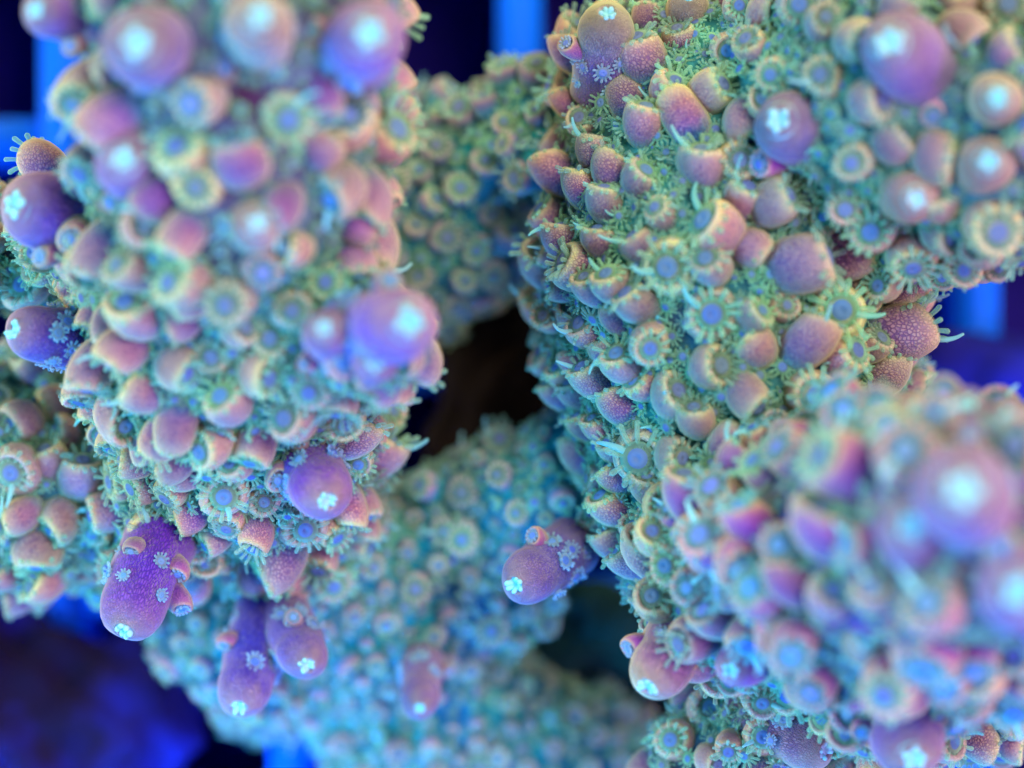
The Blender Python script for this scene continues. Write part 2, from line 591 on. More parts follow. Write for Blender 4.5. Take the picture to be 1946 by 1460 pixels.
TIPB = [polyp_template(450 + i, open_=1.4, n=5, long_=False, reach=0.10, tr=0.28, root=0.45,
                       mats=('tip_polyp_flesh', 'tip_polyp_flesh', 'tip_polyp_flesh'), disc_r=0.82) for i in range(4)]
LOWD = [polyp_template(600 + i, open_=OPEN[i % 6], n=12, long_=(i % 4 == 0), reach=0.44, tr=0.092, disc_r=0.48, lowpoly=True)
        for i in range(8)]
LOWP = [polyp_template(500 + i, open_=[0.3, 0.6, 0.9, 1.1][i % 4], n=8, long_=False, reach=0.6, tr=0.14, disc_r=0.34,
                       lowpoly=True) for i in range(8)]

# ------------------------------------------------------------------ the branches: chains of (px, py, z mm, radius px)
def P(px, py, z):
    s = K * (D - z) / D
    return np.array([(px - 973) * s, (730 - py) * s, z])


def to_px(Pt):
    Pt = np.atleast_2d(Pt)
    s = K * (D - Pt[:, 2]) / D
    return np.stack([Pt[:, 0] / s + 973, 730 - Pt[:, 1] / s], 1)


BR = {
    'left': dict(grow=(-0.5, -0.35, 0.2), label='branch reaching to the viewer at upper left, strongly blurred at its top', chains=[
        [(425, 20, 5.8, 205), (450, 330, 4.0, 225), (420, 620, 0.0, 230), (500, 830, -3.0, 215)],
        [(545, 60, 5.4, 175), (590, 200, 3.8, 135)],
        [(430, 420, 1.0, 200), (130, 430, -0.5, 90)],
        [(560, 640, 1.5, 150), (690, 640, 4.0, 95)],
        [(350, 850, -3.0, 150), (300, 1040, -3.5, 80)],
        [(520, 900, -4.5, 170), (560, 1010, -6.0, 130)]]),
    'right': dict(grow=(-0.25, 0.9, 0.2), label='thick branch in sharp focus right of the dark gap', chains=[
        [(1330, 230, -3.2, 245), (1360, 480, -2.0, 270), (1400, 700, -2.5, 265), (1330, 900, -3.0, 205)],
        [(1340, 240, -3.0, 220), (1190, 150, -3.0, 110)],
        [(1560, 650, -2.5, 150), (1640, 690, -3.5, 95)],
        [(1170, 470, -3.5, 110), (1180, 600, -3.8, 120), (1190, 760, -4.0, 110)]]),
    'upper_right': dict(grow=(0.2, 0.2, 0.9), label='branch in the upper right corner with two blurred violet tips', chains=[
        [(1500, 160, -1.0, 170), (1700, 190, 2.0, 200), (1900, 250, 3.0, 215)],
        [(1700, 380, 0.0, 160), (1870, 380, 1.0, 110)],
        [(1450, 80, -3.0, 90), (1800, 30, 1.0, 140)]]),
    'lower_right': dict(grow=(-0.35, 0.2, 0.8), label='branch rising to the viewer at lower right, its violet tips most blurred', chains=[
        [(1380, 960, -2.5, 200), (1500, 1060, 1.0, 215), (1680, 1040, 5.0, 220), (1830, 1000, 9.0, 200)],
        [(1840, 1100, 6.0, 190), (1700, 1230, 1.5, 150), (1700, 1300, -0.5, 120)],
        [(1800, 970, 6.0, 140), (1960, 970, 6.0, 150)],
        [(1420, 1120, 0.0, 130), (1380, 1170, -1.0, 100)]]),
    'low': dict(grow=(0.0, -0.6, 0.8), cups=(15, 32, 1.15), bends=[0.05, 0.05, 0.5], base=True, label='low blurred blue-green branch along the bottom edge', chains=[
        [(480, 1160, -9.3, 150), (740, 1130, -10.2, 190), (900, 1095, -9.6, 170)],
        [(720, 1310, -11.3, 165), (850, 1370, -11.8, 195), (1180, 1500, -12.8, 130)],
        [(780, 1480, -12.0, 150), (1100, 1500, -12.0, 200)],
        [(1045, 970, -6.5, 105), (1055, 870, -6.2, 70)],
        [(850, 1000, -8.6, 100), (960, 915, -7.2, 80)],
        [(610, 1030, -7.0, 105), (660, 1150, -9.0, 125)], [(470, 1200, -9.8, 100), (490, 1310, -11.8, 95)],
        [(430, 1200, -8.5, 120), (520, 1280, -8.5, 90)]]),
    'middle': dict(grow=(0.1, 0.7, 0.6), cups=(26, 38, 0.9), bends=[0.05, 0.5], base=True, label='short green blurred branch behind the gap between the two large ones', chains=[
        [(830, 330, -9.0, 130), (880, 420, -9.5, 140), (760, 470, -10.0, 130)],
        [(930, 300, -7.5, 90), (1040, 230, -6.0, 80), (1080, 300, -5.0, 90)],
        [(790, 420, -9, 140), (850, 530, -12.5, 90)]]),
    'far_left': dict(grow=(-0.8, 0.0, 0.5), label='pink side branch at the left edge behind the violet tips', chains=[
        [(-40, 900, -5.5, 165), (90, 930, -5.5, 140), (230, 900, -6.0, 130)],
        [(40, 1020, -5.5, 90), (150, 1040, -6.5, 80)],
        [(-30, 480, -3.0, 100), (60, 500, -3.5, 70)],
        [(-30, 780, -6.0, 60), (120, 770, -6.0, 70)]]),
    'bottom_right': dict(grow=(0.3, -0.5, 0.6), label='branch at the bottom right corner in focus below the blurred tips', chains=[
        [(1330, 1440, -3.5, 90), (1460, 1400, -2.5, 85), (1560, 1420, -3.5, 70)],
        [(1700, 1330, -2.5, 90), (1850, 1330, -2.5, 75), (1990, 1330, -2.5, 95)]]),
}
NAMES = list(BR)
SEGS = {}
for nm, b in BR.items():
    s = []
    for ch in b['chains']:
        pts = [(P(x, y, z), r * K) for x, y, z, r in ch]
        for (a, ra), (c, rc) in zip(pts[:-1], pts[1:]):
            s.append((a, c, ra, rc))
    SEGS[nm] = s


def sdf_one(nm, Q, k=1.2):
    acc = None
    for a, c, ra, rc in SEGS[nm]:
        ba = c - a
        h = np.clip(((Q - a) @ ba) / (ba @ ba), 0, 1)
        d = np.linalg.norm(Q - a - h[:, None] * ba, axis=1) - (ra + (rc - ra) * h)
        if acc is None:
            acc = d
        else:
            hh = np.clip(0.5 + 0.5 * (acc - d) / k, 0, 1)
            acc = acc * (1 - hh) + d * hh - k * hh * (1 - hh)
    lump = 0.18 * np.sin(Q[:, 0] * 1.7 + 0.6 * Q[:, 1]) * np.sin(Q[:, 1] * 1.5 + 1.0) * np.sin(Q[:, 2] * 1.6 + 2.0)
    return acc - lump


def sdf_all(Q):
    ds = np.stack([sdf_one(nm, Q) for nm in NAMES])
    return ds.min(0), ds.argmin(0)


def grad(f, Q, e=0.02):
    g = np.stack([f(Q + np.eye(3)[i] * e) - f(Q - np.eye(3)[i] * e) for i in range(3)], 1)
    return g / np.maximum(np.linalg.norm(g, axis=1, keepdims=True), 1e-9)


CAMP = np.array([0, 0, D])


def cast(px, py):
    """first coral surface seen through a pixel of the photograph: points, normals, branch index (-1 = none)"""
    px = np.atleast_1d(np.asarray(px, float)); py = np.atleast_1d(np.asarray(py, float))
    F = np.stack([(px - 973) * K, (730 - py) * K, 0 * px], 1)
    d = F - CAMP
    d /= np.linalg.norm(d, axis=1, keepdims=True)
    t = np.full(len(px), D - 16.0)
    for _ in range(90):
        s, _i = sdf_all(CAMP + d * t[:, None])
        t = t + np.clip(s * 0.8, -2, 3)
    Q = CAMP + d * t[:, None]
    s, idx = sdf_all(Q)
    idx = np.where((s < 0.2) & (Q[:, 2] > -30), idx, -1)
    return Q, grad(lambda X: sdf_all(X)[0], Q), idx


def surface_net(nm, h):
    pts = np.concatenate([[a - ra - 1.2, a + ra + 1.2, c - rc - 1.2, c + rc + 1.2] for a, c, ra, rc in SEGS[nm]])
    lo, hi = pts.min(0), pts.max(0)
    n = np.ceil((hi - lo) / h).astype(int) + 1
    ax = [lo[i] + h * np.arange(n[i]) for i in range(3)]
    G = np.stack(np.meshgrid(*ax, indexing='ij'), -1).reshape(-1, 3)
    F = sdf_one(nm, G).reshape(n)
    ins = F < 0
    cnt = np.zeros(n - 1)
    sm = np.zeros((*(n - 1), 3))
    cs = [(i, j, k) for i in (0, 1) for j in (0, 1) for k in (0, 1)]
    sl = lambda c: tuple(slice(c[d], n[d] - 1 + c[d]) for d in range(3))
    for c in cs:
        for d in range(3):
            if c[d] == 0:
                c2 = list(c); c2[d] = 1
                f0, f1 = F[sl(c)], F[sl(c2)]
                x = (f0 < 0) != (f1 < 0)
                tt = np.where(x, f0 / np.where(x, f0 - f1, 1), 0)
                for q in range(3):
                    sm[..., q] += np.where(x, c[q] + (tt if q == d else 0), 0)
                cnt += x
    act = cnt > 0
    vid = np.full(n - 1, -1)
    vid[act] = np.arange(act.sum())
    ii = np.argwhere(act)
    V = lo + h * (ii + sm[act] / cnt[act][:, None])
    T = []
    for d in range(3):
        a, b = [(1, 2), (2, 0), (0, 1)][d]
        s0 = [slice(1, n[q] - 1) for q in range(3)]
        s0[d] = slice(0, n[d] - 1)
        s1 = list(s0); s1[d] = slice(1, n[d])
        i0, i1 = ins[tuple(s0)], ins[tuple(s1)]
        e = np.argwhere(i0 != i1)
        flip = i0[i0 != i1]
        off = np.array([s.start for s in s0])
        e = e + off
        da = np.zeros(3, int); da[a] = 1
        db = np.zeros(3, int); db[b] = 1
        g = lambda q: vid[q[:, 0], q[:, 1], q[:, 2]]
        v00, v10, v11, v01 = g(e - da - db), g(e - db), g(e), g(e - da)
        A = np.where(flip[:, None], np.stack([v00, v10, v11], 1), np.stack([v00, v11, v10], 1))
        B = np.where(flip[:, None], np.stack([v00, v11, v01], 1), np.stack([v00, v01, v11], 1))
        T += [A, B]
    return V, np.concatenate(T)


def W(Q):
    """builder millimetres -> world metres"""
    Q = np.array(Q, float)
    Q[..., 2] -= RACK
    return Q * MM


# ------------------------------------------------------------------ setting: floor and rack
fl = make_mesh('tank_floor', [(-2, -2, 0), (2, -2, 0), (2, 2, 0), (-2, 2, 0)], [(0, 1, 2), (0, 2, 3)], ['dark_floor'])
o = link('tank_floor', fl)
o.location = (0, 0, -0.010)
o['kind'] = 'structure'


def box_mesh(name, lo, hi, mat, bevel):
    import bmesh
    bm = bmesh.new()
    bmesh.ops.create_cube(bm, size=1)
    for v in bm.verts:
        v.co = [lo[i] + (v.co[i] + 0.5) * (hi[i] - lo[i]) for i in range(3)]
    bmesh.ops.bevel(bm, geom=bm.edges[:], offset=bevel, segments=2, affect='EDGES')
    me = bpy.data.meshes.new(name)
    bm.to_mesh(me); bm.free()
    me.materials.append(MATS[mat])
    for p in me.polygons:
        p.use_smooth = True
    return me


rack = link('egg_crate_rack', None)
rack['label'] = 'white plastic egg-crate rack painted blue for the blue light, lying under the coral, out of focus'
rack['category'] = 'rack'
PX = [115 + 436.5 * i for i in range(-2, 8)]
PY = [265 + 437 * i for i in range(-2, 6)]
xs = [P(x, 0, RACK)[0] * MM for x in PX]
ys = [P(0, y, RACK)[1] * MM for y in PY]
hw = 0.0007
for x in xs:
    o = link('bar', box_mesh('bar', (x - hw, ys[-1] - 0.004, -0.0098), (x + hw, ys[0] + 0.004, 0.0), 'blue_lit_plastic', 0.00018), rack)
for y in ys:
    for x0, x1 in zip(xs[:-1], xs[1:]):
        o = link('cross_bar', box_mesh('bar', (x0 + hw + 1e-5, y - hw, -0.0096), (x1 - hw - 1e-5, y + hw, -0.0001), 'blue_lit_plastic', 0.00018), rack)


def rock(name, chain, label, seed, mat='dark_rock'):
    SEGS['tmp'] = []
    pts = [(P(x, y, z), r * K) for x, y, z, r in chain]
    for (a, ra), (c, rc) in zip(pts[:-1], pts[1:]):
        SEGS['tmp'].append((a, c, ra, rc))
    V, T = surface_net('tmp', 0.45)
    g = np.random.default_rng(seed)
    N = grad(lambda X: sdf_one('tmp', X), V)
    for f, am in ((0.7, 0.5), (1.6, 0.3), (3.1, 0.14)):
        q = g.uniform(0, 6, 3)
        V = V + N * (am * np.sin(V[:, 0] * f + q[0]) * np.sin(V[:, 1] * f + q[1]) * np.sin(V[:, 2] * f + q[2]) * 1.8)[:, None]
    V[:, 2] = np.maximum(V[:, 2], RACK + 0.02)
    o = link(name, make_mesh(name, W(V), T, [mat]))
    o['label'] = label
    o['category'] = 'rock'
    return o


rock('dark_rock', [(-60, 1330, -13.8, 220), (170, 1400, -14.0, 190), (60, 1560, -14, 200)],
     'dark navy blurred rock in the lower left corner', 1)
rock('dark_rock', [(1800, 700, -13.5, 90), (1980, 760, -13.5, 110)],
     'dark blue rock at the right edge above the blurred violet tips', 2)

rock('dark_rock', [(880, 640, -13.4, 120), (960, 720, -13.6, 150), (900, 800, -13.6, 120)],  # added lump: hides the bars and makes the gap dark
     'red-black lump added to darken the bottom of the gap between the large branches', 3, 'gap_shade')
rock('dark_rock', [(1080, 1230, -13.7, 150), (1260, 1240, -13.7, 150)],  # added lump in place of the shade in the hollow
     'dark green lump added as shade in the hollow under the lower right branch', 4, 'hollow_shade')

# ------------------------------------------------------------------ the coral colony
colony = link('coral_colony', None)
colony['label'] = 'purple and green branching stony coral colony covered in tiny open polyps'
colony['category'] = 'coral'
BOBJ = {}
NET = {}
for nm in NAMES:
    V, T = surface_net(nm, 0.24)
    NET[nm] = V
    o = link('branch', make_mesh('branch', W(V), T, ['base_skin' if BR[nm].get('base') else 'coral_skin'],
                                 attrs={'tip': np.clip((V[:, 2] - 4.0) / 4.0, 0, 0.9) * (1.0 if nm == 'lower_right' else 0.5)}), colony)
    o['label'] = BR[nm]['label']
    BOBJ[nm] = o

ITEMS = {'corallite': [], 'polyp': []}      # dict(tpl, M(4x4 in mm), branch, size, px, py, z)


def frame(z, x, roll=0.0):
    z = z / np.linalg.norm(z)
    x = x - z * (x @ z)
    if np.linalg.norm(x) < 1e-6:
        x = np.cross(z, [0.3, 0.9, 0.1])
    x = x / np.linalg.norm(x)
    y = np.cross(z, x)
    if roll:
        x, y = x * math.cos(roll) + y * math.sin(roll), y * math.cos(roll) - x * math.sin(roll)
    return np.stack([x, y, z], 1)


def mat4(R, s, p):
    M = np.eye(4)
    M[:3, :3] = R * s
    M[:3, 3] = p
    return M


def put(kind, tpl, R, s, p, br):
    q = to_px(p)[0]
    ITEMS[kind].append(dict(tpl=tpl, M=mat4(R, s, p), br=br, size=s * D / (D - p[2]), px=q[0], py=q[1], z=p[2]))


OCC = []          # occupied spots: (point mm, radius mm)


NEAR = ('left', 'lower_right', 'upper_right')


def put_cup(S, N, br, R, lean, bend, length=None, long_ang=None, polyp=1.0, open_=None, pool=None):
    """a corallite rooted at S, leaning to `lean`, with its polyp"""
    cands = [c for c in CUPS if abs(c['bend'] - bend) < 0.27] or CUPS
    c = random.choice(cands) if length is None else cands[min(length, len(cands) - 1)]
    Fm = frame(N, lean)
    near = br in NEAR and S[2] > (2.0 if br == 'lower_right' else 6.0)
    put('corallite', c, Fm, R, S, br)
    ITEMS['corallite'][-1]['skin'] = 'base' if BR[br].get('base') else 'violet' if near and random.random() < (0.85 if br == 'lower_right' else 0.35) else ''
    if near and pool is None and random.random() < (0.8 if br == 'lower_right' else 0.45):
        pool = GLOWP
    mo = S + Fm @ (c['mouth'] * R)
    ax = Fm @ c['ax']
    OCC.append((mo, R * 0.95))
    OCC.append(((mo + S) / 2, R * 0.95))
    if polyp:
        put_polyp(mo, ax, br, R * 1.15 * polyp, long_ang, open_, pool)


def put_polyp(p, ax, br, s, long_ang=None, open_=None, pool=None):
    if pool is None:
        pool = LONGP if (long_ang is not None or random.random() < 0.18) else POLYPS
    tp = random.choice(pool)
    if long_ang is None:
        x = rng.normal(size=3)
    else:
        x = np.array([math.cos(long_ang), math.sin(long_ang), 0.2])
    put('polyp', tp, frame(ax, x), s, p, br)


def toward_cam(p):
    v = CAMP - p
    return v / np.linalg.norm(v)


# ---- branch tips (axial corallites): mouth px,py,z, root px,py,z, radius px, material
TIPS = [
    (1155, 22, 0.9, 1148, 150, -1.2, 66, 'o', 'right'), (1310, -8, -0.3, 1300, 80, -2.0, 52, 'o', 'right'),
    (1495, 220, 4.6, 1575, 290, 0.5, 82, 'v', 'upper_right'), (1705, 95, 7.8, 1790, 165, 2.5, 90, 'v', 'upper_right'),
    (1895, 185, 8.0, 1885, 200, 3.0, 58, 'p', 'upper_right'), (1888, 312, 7.2, 1840, 330, 2.0, 62, 'p', 'upper_right'),
    (1732, 364, 5.8, 1690, 355, 0.5, 62, 'p', 'upper_right'),
    (260, 62, 10.2, 330, 120, 5.5, 92, 'v', 'left'), (490, 38, 11.0, 490, 110, 6.0, 72, 'p', 'left'),
    (705, 62, 9.8, 660, 110, 5.0, 88, 'v', 'left'), (60, 15, 7.0, 160, 30, 5.0, 58, 'v', 'left'),
    (218, 308, 7.8, 290, 335, 3.5, 74, 'v', 'left'), (488, 425, 8.2, 465, 450, 4.0, 60, 'p', 'left'),
    (28, 388, 3.4, 180, 420, 1.0, 88, 'v', 'left'), (30, 630, 1.6, 150, 645, -0.2, 66, 'v', 'left'),
    (795, 608, 8.6, 660, 640, 4.5, 86, 'v', 'left'), (632, 948, 2.4, 570, 870, -0.5, 72, 'v', 'left'),
    (230, 1195, 0.3, 295, 1050, -1.6, 76, 'v', 'left'), (450, 1348, -2.2, 495, 1190, -4.5, 68, 'v', 'low'),
    (590, 1262, -1.8, 548, 1190, -4.0, 62, 'v', 'low'), (797, 1342, -4.0, 803, 1265, -7.0, 48, 'v', 'low'),
    (988, 1116, -0.4, 1075, 1048, -3.0, 64, 'v', 'lower_right'), (1240, 1312, 2.2, 1300, 1190, 0.4, 70, 'p', 'lower_right'),
    (1385, 1268, 3.6, 1465, 1230, 1.5, 58, 'v', 'lower_right'), (1530, 1325, 4.0, 1560, 1250, 2.0, 64, 'p', 'lower_right'),
    (1820, 928, 14.5, 1840, 970, 9.0, 105, 'v', 'lower_right'), (1738, 1000, 12.5, 1770, 1040, 8.0, 82, 'v', 'lower_right'),
    (1935, 1110, 13.5, 1950, 1100, 8.0, 92, 'v', 'lower_right'), (1735, 1445, 5.0, 1695, 1300, 1.5, 82, 'v', 'lower_right'),
    (1655, 1210, 8.2, 1670, 1230, 3.5, 66, 'p', 'lower_right'), (1552, 958, 7.0, 1590, 985, 2.5, 58, 'p', 'lower_right'),
    (1752, 775, 9.0, 1770, 850, 6.0, 52, 'p', 'lower_right'), (1840, 770, 9.5, 1850, 850, 6.5, 50, 'v', 'lower_right'),
    (1915, 800, 10.0, 1915, 860, 7.0, 52, 'v', 'lower_right'),
    (612, 635, 7.6, 640, 660, 4.0, 52, 'v', 'left'), (718, 692, 7.4, 700, 660, 4.5, 52, 'v', 'left'),
    (1562, 1425, 0.2, 1430, 1370, -2.2, 66, 'p', 'bottom_right'),
]
MB = 0
for (mx, my, mz, rx, ry, rz, rp, col, br) in TIPS:
    A, B = P(rx, ry, rz), P(mx, my, mz)
    Rm = rp * K * 0.86
    ax = B - A
    ln = np.linalg.norm(ax)
    ax /= ln
    L = ln / Rm
    MB += 1
    bump = 0.04

    def prof(u, L=L):
        # straight sides, then a dome that closes on the mouth
        dome = 1.15 / (L + 0.55)
        if u < 1 - dome:
            return 1.06 - 0.13 * u / (1 - dome) + 0.03 * math.sin(u * 11.0 + L)
        q = (u - (1 - dome)) / dome
        return 0.36 + 0.57 * math.sqrt(max(0, 1 - q ** 2.1))
    V, T, t, mo, a2 = sweep_cup(L, 0.12 * rng.uniform(-1, 1), prof,
                                [(0.33, 0.03), (0.28, 0.01), (0.26, -0.12), (0.25, -0.35)], nseg=28, nax=22, oblique=0.0,
                                wob=0.035, seed=900 + MB)
    F = frame(ax, np.array([0.3, 0.2, 0.9]) if abs(ax[2]) < 0.9 else np.array([1.0, 0.2, 0]), rng.uniform(0, 6.28))
    V, T, t, mi = with_film(V, T, t, 28, 22, 0.03)
    me = make_mesh('branch_tip', V, T, [{'v': 'tip_tissue', 'p': 'pink_tip_tissue', 'o': 'ochre_tip_tissue'}[col], 'tip_film' if col == 'v' else 'cup_film'], mi,
                   {'t': t, 'oc': V})
    o = link('branch_tip', me, BOBJ[br])
    M = mat4(F, Rm, A)
    Mw = M.copy(); Mw[2, 3] -= RACK; Mw[:3, :] *= MM
    o.matrix_basis = Matrix(Mw.tolist())
    mp = A + F @ (mo * Rm)
    put('polyp', random.choice(TIPP if mz < 3 else TIPB), frame(F @ a2, rng.normal(size=3)), Rm * (0.50 if mz < 3 else 0.60), mp - F @ a2 * Rm * 0.22, br)
    OCC.append((A, Rm * 1.0)); OCC.append((A * 0.4 + B * 0.6, Rm * 1.0)); OCC.append((B, Rm * 0.9))
    # small cups growing on the sides of the larger tips
    k = 0
    for tr_ in range(30):
        if k >= (3 if rp > 70 else 1):
            break
        u = rng.uniform(0.15, 0.55)
        ph = rng.uniform(0, 6.28)
        side = F[:, 0] * math.cos(ph) + F[:, 1] * math.sin(ph)
        if not -0.15 < side @ toward_cam(A) < 0.7:
            continue
        p = A + ax * u * ln + side * Rm * 0.92
        n0 = len(ITEMS['corallite'])
        put_cup(p, side + 0.5 * ax, br, Rm * rng.uniform(0.30, 0.42), ax, random.choice([0.5, 0.9]), pool=PALE, polyp=0.9)
        ITEMS['corallite'][n0]['skin'] = 'violet'
        k += 1
    # small pale polyps sitting on the sides of the tip
    k = 0
    for tr_ in range(40):
        if k >= (9 if rp > 60 else 4):
            break
        u = rng.uniform(0.10, 0.66)
        ph = rng.uniform(0, 6.28)
        side = F[:, 0] * math.cos(ph) + F[:, 1] * math.sin(ph)
        p = A + ax * u * ln + side * Rm * 1.0
        if side @ toward_cam(p) < -0.1:
            continue
        if any(np.linalg.norm(p - q['M'][:3, 3]) < Rm * 0.62 for q in ITEMS['polyp'][-8:]):
            continue
        put_polyp(p + side * 0.02, side + 0.25 * ax, br, rng.uniform(17, 30) * K * (1.4 if mz > 5 else 1), pool=PALE)
        k += 1

# ---- corallites read off the photograph: mouth px,py, body px,py, radius px, direction of the long tentacle (deg, None = any)
CUPS_SEEN = [
    (1145, 235, 1140, 300, 45, 105), (1020, 318, 1014, 362, 43, 190), (1400, 303, 1405, 310, 45, None), (1340, 285, 1335, 322, 46, 150),
    (1300, 155, 1272, 178, 45, None), (1375, 175, 1342, 185, 46, None), (1240, 215, 1228, 248, 44, None), (1025, 448, 1040, 486, 42, 175),
    (1085, 425, 1082, 468, 43, 110), (1205, 440, 1222, 470, 42, 170), (1270, 500, 1272, 506, 60, 190), (1000, 540, 1022, 576, 46, 200),
    (1185, 505, 1178, 545, 42, None), (1130, 592, 1124, 626, 44, 215), (1205, 662, 1198, 694, 44, 170), (1258, 640, 1238, 645, 42, None),
    (1345, 582, 1352, 596, 58, 150), (1085, 678, 1084, 714, 36, 110), (1140, 695, 1147, 728, 42, 140), (1378, 690, 1350, 698, 50, None),
    (1550, 488, 1500, 505, 66, None), (1588, 588, 1590, 592, 60, 340), (1702, 562, 1700, 585, 48, 300), (1712, 630, 1675, 645, 56, 340),
    (1532, 738, 1542, 752, 58, 350), (1445, 772, 1412, 742, 46, None), (1105, 835, 1108, 842, 46, 190), (1215, 860, 1218, 868, 60, 150),
    (1305, 852, 1280, 862, 42, None), (1280, 905, 1252, 935, 42, None), (1160, 962, 1150, 985, 42, None), (1282, 1062, 1280, 1072, 46, None),
    (1212, 1040, 1195, 1050, 36, None), (1150, 1030, 1170, 1062, 44, None), (1305, 738, 1275, 755, 46, None), (945, 825, 950, 840, 38, 140),
    (1330, 420, 1365, 440, 62, 130), (1490, 380, 1455, 395, 46, None), (1470, 500, 1420, 470, 44, None), (1625, 470, 1590, 480, 56, None),
    (1450, 240, 1420, 215, 44, None), (1240, 330, 1215, 345, 42, None), (1440, 590, 1425, 605, 36, None), (1395, 820, 1380, 860, 46, None),
    (1430, 850, 1400, 905, 46, 110), (1345, 930, 1320, 962, 50, None), (1385, 1015, 1375, 1040, 58, 120), (1470, 1105, 1468, 1125, 58, None),
    (1600, 1110, 1580, 1135, 54, None), (1450, 985, 1450, 1010, 50, None), (1300, 1120, 1270, 1140, 46, None), (1540, 1195, 1520, 1200, 52, None),
    (1440, 1215, 1430, 1200, 52, None), (1850, 600, 1800, 560, 50, None),
    (290, 568, 278, 600, 54, None), (400, 670, 402, 676, 40, 60), (515, 635, 512, 642, 44, None), (545, 575, 550, 585, 44, None),
    (620, 525, 615, 535, 42, None), (515, 705, 490, 708, 50, None), (585, 728, 588, 738, 42, None), (178, 775, 212, 795, 54, 215),
    (378, 830, 405, 838, 48, 260), (425, 930, 426, 936, 48, 290), (500, 942, 502, 950, 34, None), (695, 985, 698, 992, 48, 340),
    (678, 798, 656, 832, 46, None), (732, 815, 712, 862, 54, 20), (580, 985, 576, 998, 46, None), (550, 210, 545, 225, 58, 60),
    (640, 225, 660, 240, 58, None), (720, 240, 725, 260, 60, 110), (235, 680, 255, 650, 46, None), (245, 730, 285, 745, 48, None),
    (355, 700, 330, 690, 44, None), (430, 745, 440, 765, 50, None), (540, 750, 560, 780, 50, None), (340, 270, 350, 300, 60, None),
    (500, 500, 495, 510, 44, None), (370, 345, 375, 355, 46, None), (150, 895, 152, 918, 44, None), (25, 905, 35, 890, 50, None),
    (70, 1055, 70, 1035, 46, None), (85, 860, 95, 880, 44, None), (245, 860, 275, 865, 40, None), (305, 860, 310, 870, 36, None),
    (620, 765, 640, 780, 46, None), (480, 1015, 490, 1000, 36, None), (360, 500, 370, 530, 52, None), (440, 540, 445, 560, 48, None),
    (275, 1008, 290, 1010, 46, 95), (368, 1030, 372, 1035, 40, None), (460, 610, 450, 625, 42, None),
    (875, 930, 880, 935, 36, None), (880, 1020, 880, 1025, 36, None), (790, 1115, 790, 1120, 36, None), (840, 1000, 845, 1010, 34, None),
    (640, 1095, 630, 1105, 40, None), (500, 1100, 505, 1110, 42, None), (935, 1190, 935, 1198, 36, None), (905, 470, 905, 475, 32, None),
    (935, 515, 935, 520, 32, None), (1440, 1395, 1450, 1400, 40, 200), (1830, 1320, 1835, 1315, 40, None), (1925, 1360, 1925, 1360, 44, None),
]
C = np.array([c[:5] for c in CUPS_SEEN], float)
S_, N_, I_ = cast(C[:, 2], C[:, 3])
for c, S, N, bi in zip(CUPS_SEEN, S_, N_, I_):
    if bi < 0:
        continue
    mx, my, bx, by, rp, la = c
    off = np.array([mx - bx, by - my, 0.0])
    ln = np.linalg.norm(off)
    Rm = rp * K * (D - S[2]) / D
    tc_ = toward_cam(S)
    face = ln < 18
    bend = 0.05 if face else min(1.25, 0.35 + ln / rp * 0.75)
    N2 = N * (0.35 if face else 0.75) + tc_ * (0.65 if face else 0.25)
    put_cup(S - N * 0.15 * Rm, N2, NAMES[bi], Rm * 0.92, off if not face else rng.normal(size=3), bend,
            long_ang=None if la is None else math.radians(la), polyp=1.0 if la is None else 1.05,
            length=None if not face else random.choice([0, 1, 2]))


# ---- the rest of the skin: more cups, then small polyps, then the finest
class Hash:
    def __init__(self, cell):
        self.c, self.d = cell, {}

    def key(self, p):
        return (int(p[0] // self.c), int(p[1] // self.c), int(p[2] // self.c))

    def add(self, p, r):
        p = (float(p[0]), float(p[1]), float(p[2]))
        self.d.setdefault(self.key(p), []).append((*p, float(r)))

    def free(self, p, r, f):
        x, y, z = float(p[0]), float(p[1]), float(p[2])
        a, b, c = self.key((x, y, z))
        get = self.d.get
        for i in (a - 1, a, a + 1):
            for j in (b - 1, b, b + 1):
                for q in (c - 1, c, c + 1):
                    for (ox, oy, oz, ro) in get((i, j, q), ()):
                        g = f * (r + ro)
                        if (x - ox) ** 2 + (y - oy) ** 2 + (z - oz) ** 2 < g * g:
                            return False
        return True


H = Hash(2.6)
for p, r in OCC:
    H.add(p, r)
cand = []
for bi, nm in enumerate(NAMES):
    V = NET[nm]
    others = np.min(np.stack([sdf_one(o2, V) for o2 in NAMES if o2 != nm]), 0)
    N = grad(lambda X: sdf_one(nm, X), V)
    px = to_px(V)
    tcv = (CAMP - V); tcv /= np.linalg.norm(tcv, axis=1, keepdims=True)
    ok = (others > 0.05) & (px[:, 0] > -140) & (px[:, 0] < 2086) & (px[:, 1] > -140) & (px[:, 1] < 1600)
    ok &= ((N * tcv).sum(1) > -0.55) & (V[:, 2] > RACK + 0.4)
    for v, nn in zip(V[ok], N[ok]):
        cand.append((v, nn, bi))
random.shuffle(cand)
print('cand', len(cand), time.time() - T0)
SMALL = []
for v, nn, bi in cand[:26000]:
    b = BR[NAMES[bi]]
    lo_r, hi_r, gap = b.get('cups', (29, 47, 0.90))
    R = rng.uniform(lo_r, hi_r) * K * (1 + 0.03 * max(0, v[2]))
    if not H.free(v, R, gap):
        continue
    g = np.array(b['grow'], float) + rng.normal(size=3) * 0.35
    g = g / np.linalg.norm(g)
    bend = random.choice(b.get('bends', [0.05, 0.5, 0.9, 0.9, 1.25]))
    put_cup(v - nn * 0.1, nn + 0.25 * g, NAMES[bi], R, g, bend, polyp=rng.uniform(0.9, 1.15))
    H.add(v, R); H.add(v + nn * R, R * 0.8)
ncup = len(ITEMS['corallite'])
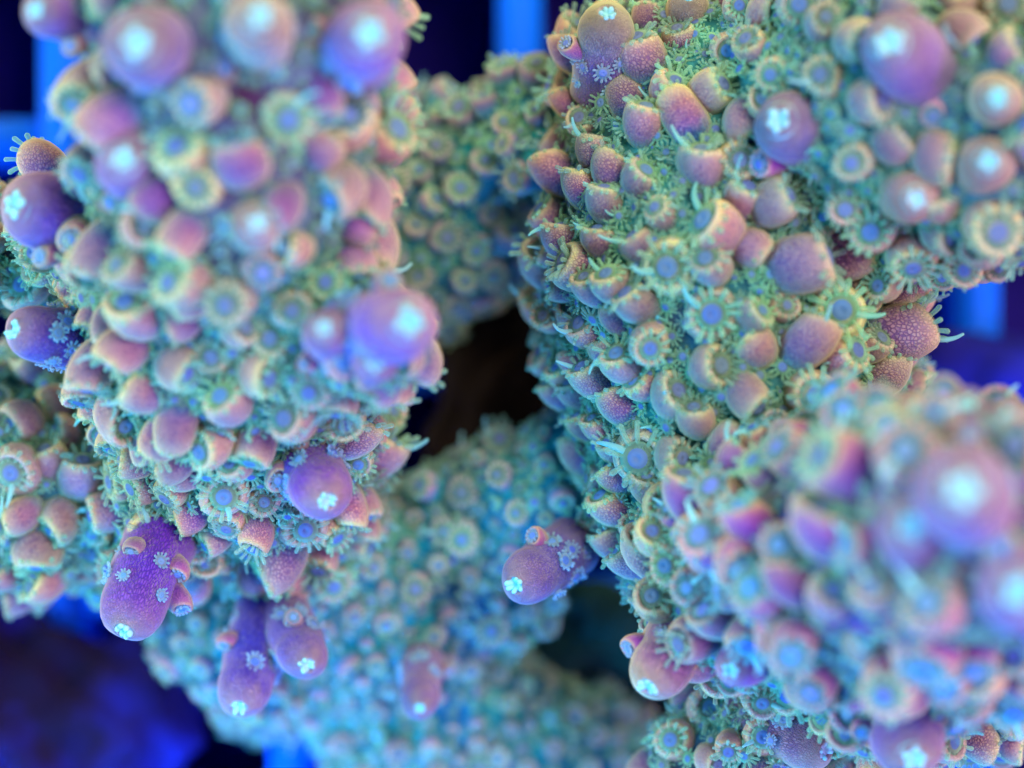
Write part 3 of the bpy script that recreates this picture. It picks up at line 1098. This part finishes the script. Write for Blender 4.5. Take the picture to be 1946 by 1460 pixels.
for v, nn, bi in cand[:40000]:
    R = rng.uniform(22, 32) * K
    if not H.free(v, R, (0.58 if v[2] < (2.5 if NAMES[bi] == 'lower_right' else 5) else 0.78) if not BR[NAMES[bi]].get('base') else 0.72):
        continue
    ax = nn + rng.normal(size=3) * 0.25
    put_polyp(v + nn * R * rng.uniform(0.2, 0.9), ax, NAMES[bi], R, pool=LOWD if abs(v[2]) > 2.5 or random.random() < 0.4 else None)
    H.add(v, R)
nmid = len(ITEMS['polyp'])
H2 = Hash(1.0)
for v, nn, bi in cand:
    R = rng.uniform(13, 21) * K
    if not H2.free(v, R, (0.80 if v[2] < (2.5 if NAMES[bi] == 'lower_right' else 5) else 1.4) if not BR[NAMES[bi]].get('base') else 1.0):
        continue
    H2.add(v, R)
    SMALL.append((random.choice(LOWP), mat4(frame(nn + rng.normal(size=3) * 0.35, rng.normal(size=3)), R, v + nn * R * 0.25)))


def realise(kind, keep):
    its = ITEMS[kind]
    for it in its:
        inside = -60 < it['px'] < 2006 and -60 < it['py'] < 1520
        ax = it['M'][:3, 2] / np.linalg.norm(it['M'][:3, 2])
        it['score'] = it['size'] * (1 if inside else 0.05) * (0.6 + 0.4 * max(0, ax @ toward_cam(it['M'][:3, 3])))
    its.sort(key=lambda i: -i['score'])
    for it in its[:keep]:
        o = link(kind, it['tpl']['me_' + it['skin'] if it.get('skin') else 'me'], BOBJ[it['br']])
        M = it['M'].copy(); M[2, 3] -= RACK; M[:3, :] *= MM
        o.matrix_basis = Matrix(M.tolist())
    return its[keep:]


def join(name, items, mats, parent):
    bag = Bag()
    for tpl, M in items:
        V = tpl['V'] @ M[:3, :3].T + M[:3, 3]
        bag.add(W(V), tpl['T'], tpl['mi'], tpl['t'], rng.uniform())
    V, T, Mi, A, R = bag.arrays()
    at = {'t': A, 'rnd': R}
    if name == 'small_corallites':
        at['oc'] = np.concatenate([tpl['V'] for tpl, M in items])
    o = link(name, make_mesh(name, V, T, mats, Mi, at), parent)
    o['kind'] = 'stuff'
    return o


rest = realise('corallite', 300)
if rest:
    join('small_corallites', [(dict(i['tpl'], mi=i['tpl']['mi'] + {'': 0, 'base': 2, 'violet': 4}[i['skin']]), i['M'])
                              for i in rest], ['corallite_tissue', 'cup_film', 'base_tissue', 'base_film', 'violet_tissue', 'cup_film'], colony)
rest = realise('polyp', 300)
SETS = [('tentacle', 'oral_disc', 'long_tentacle'), ('pale_tentacle', 'pale_disc', 'long_tentacle'),
        ('tip_polyp_flesh',) * 3, ('glow_tentacle', 'pale_disc', 'tip_polyp_flesh')]
for it in rest:
    if it['tpl']['mats'][0] == 'tentacle' and abs(it['z']) > 2.0 and len(it['tpl']['T']) > 600:
        it['tpl'] = random.choice(LOWD)
allp = [(i['tpl'], i['M']) for i in rest] + SMALL
allp = [(dict(t_, mi=t_['mi'] + 3 * SETS.index(tuple(t_['mats']))), M_) for t_, M_ in allp]
join('small_polyps', allp, [m_ for st in SETS for m_ in st], colony)
print('cups', ncup, 'polyps', nmid, 'small', len(SMALL), time.time() - T0,
      'tris', sum(len(m.polygons) for m in bpy.data.meshes))
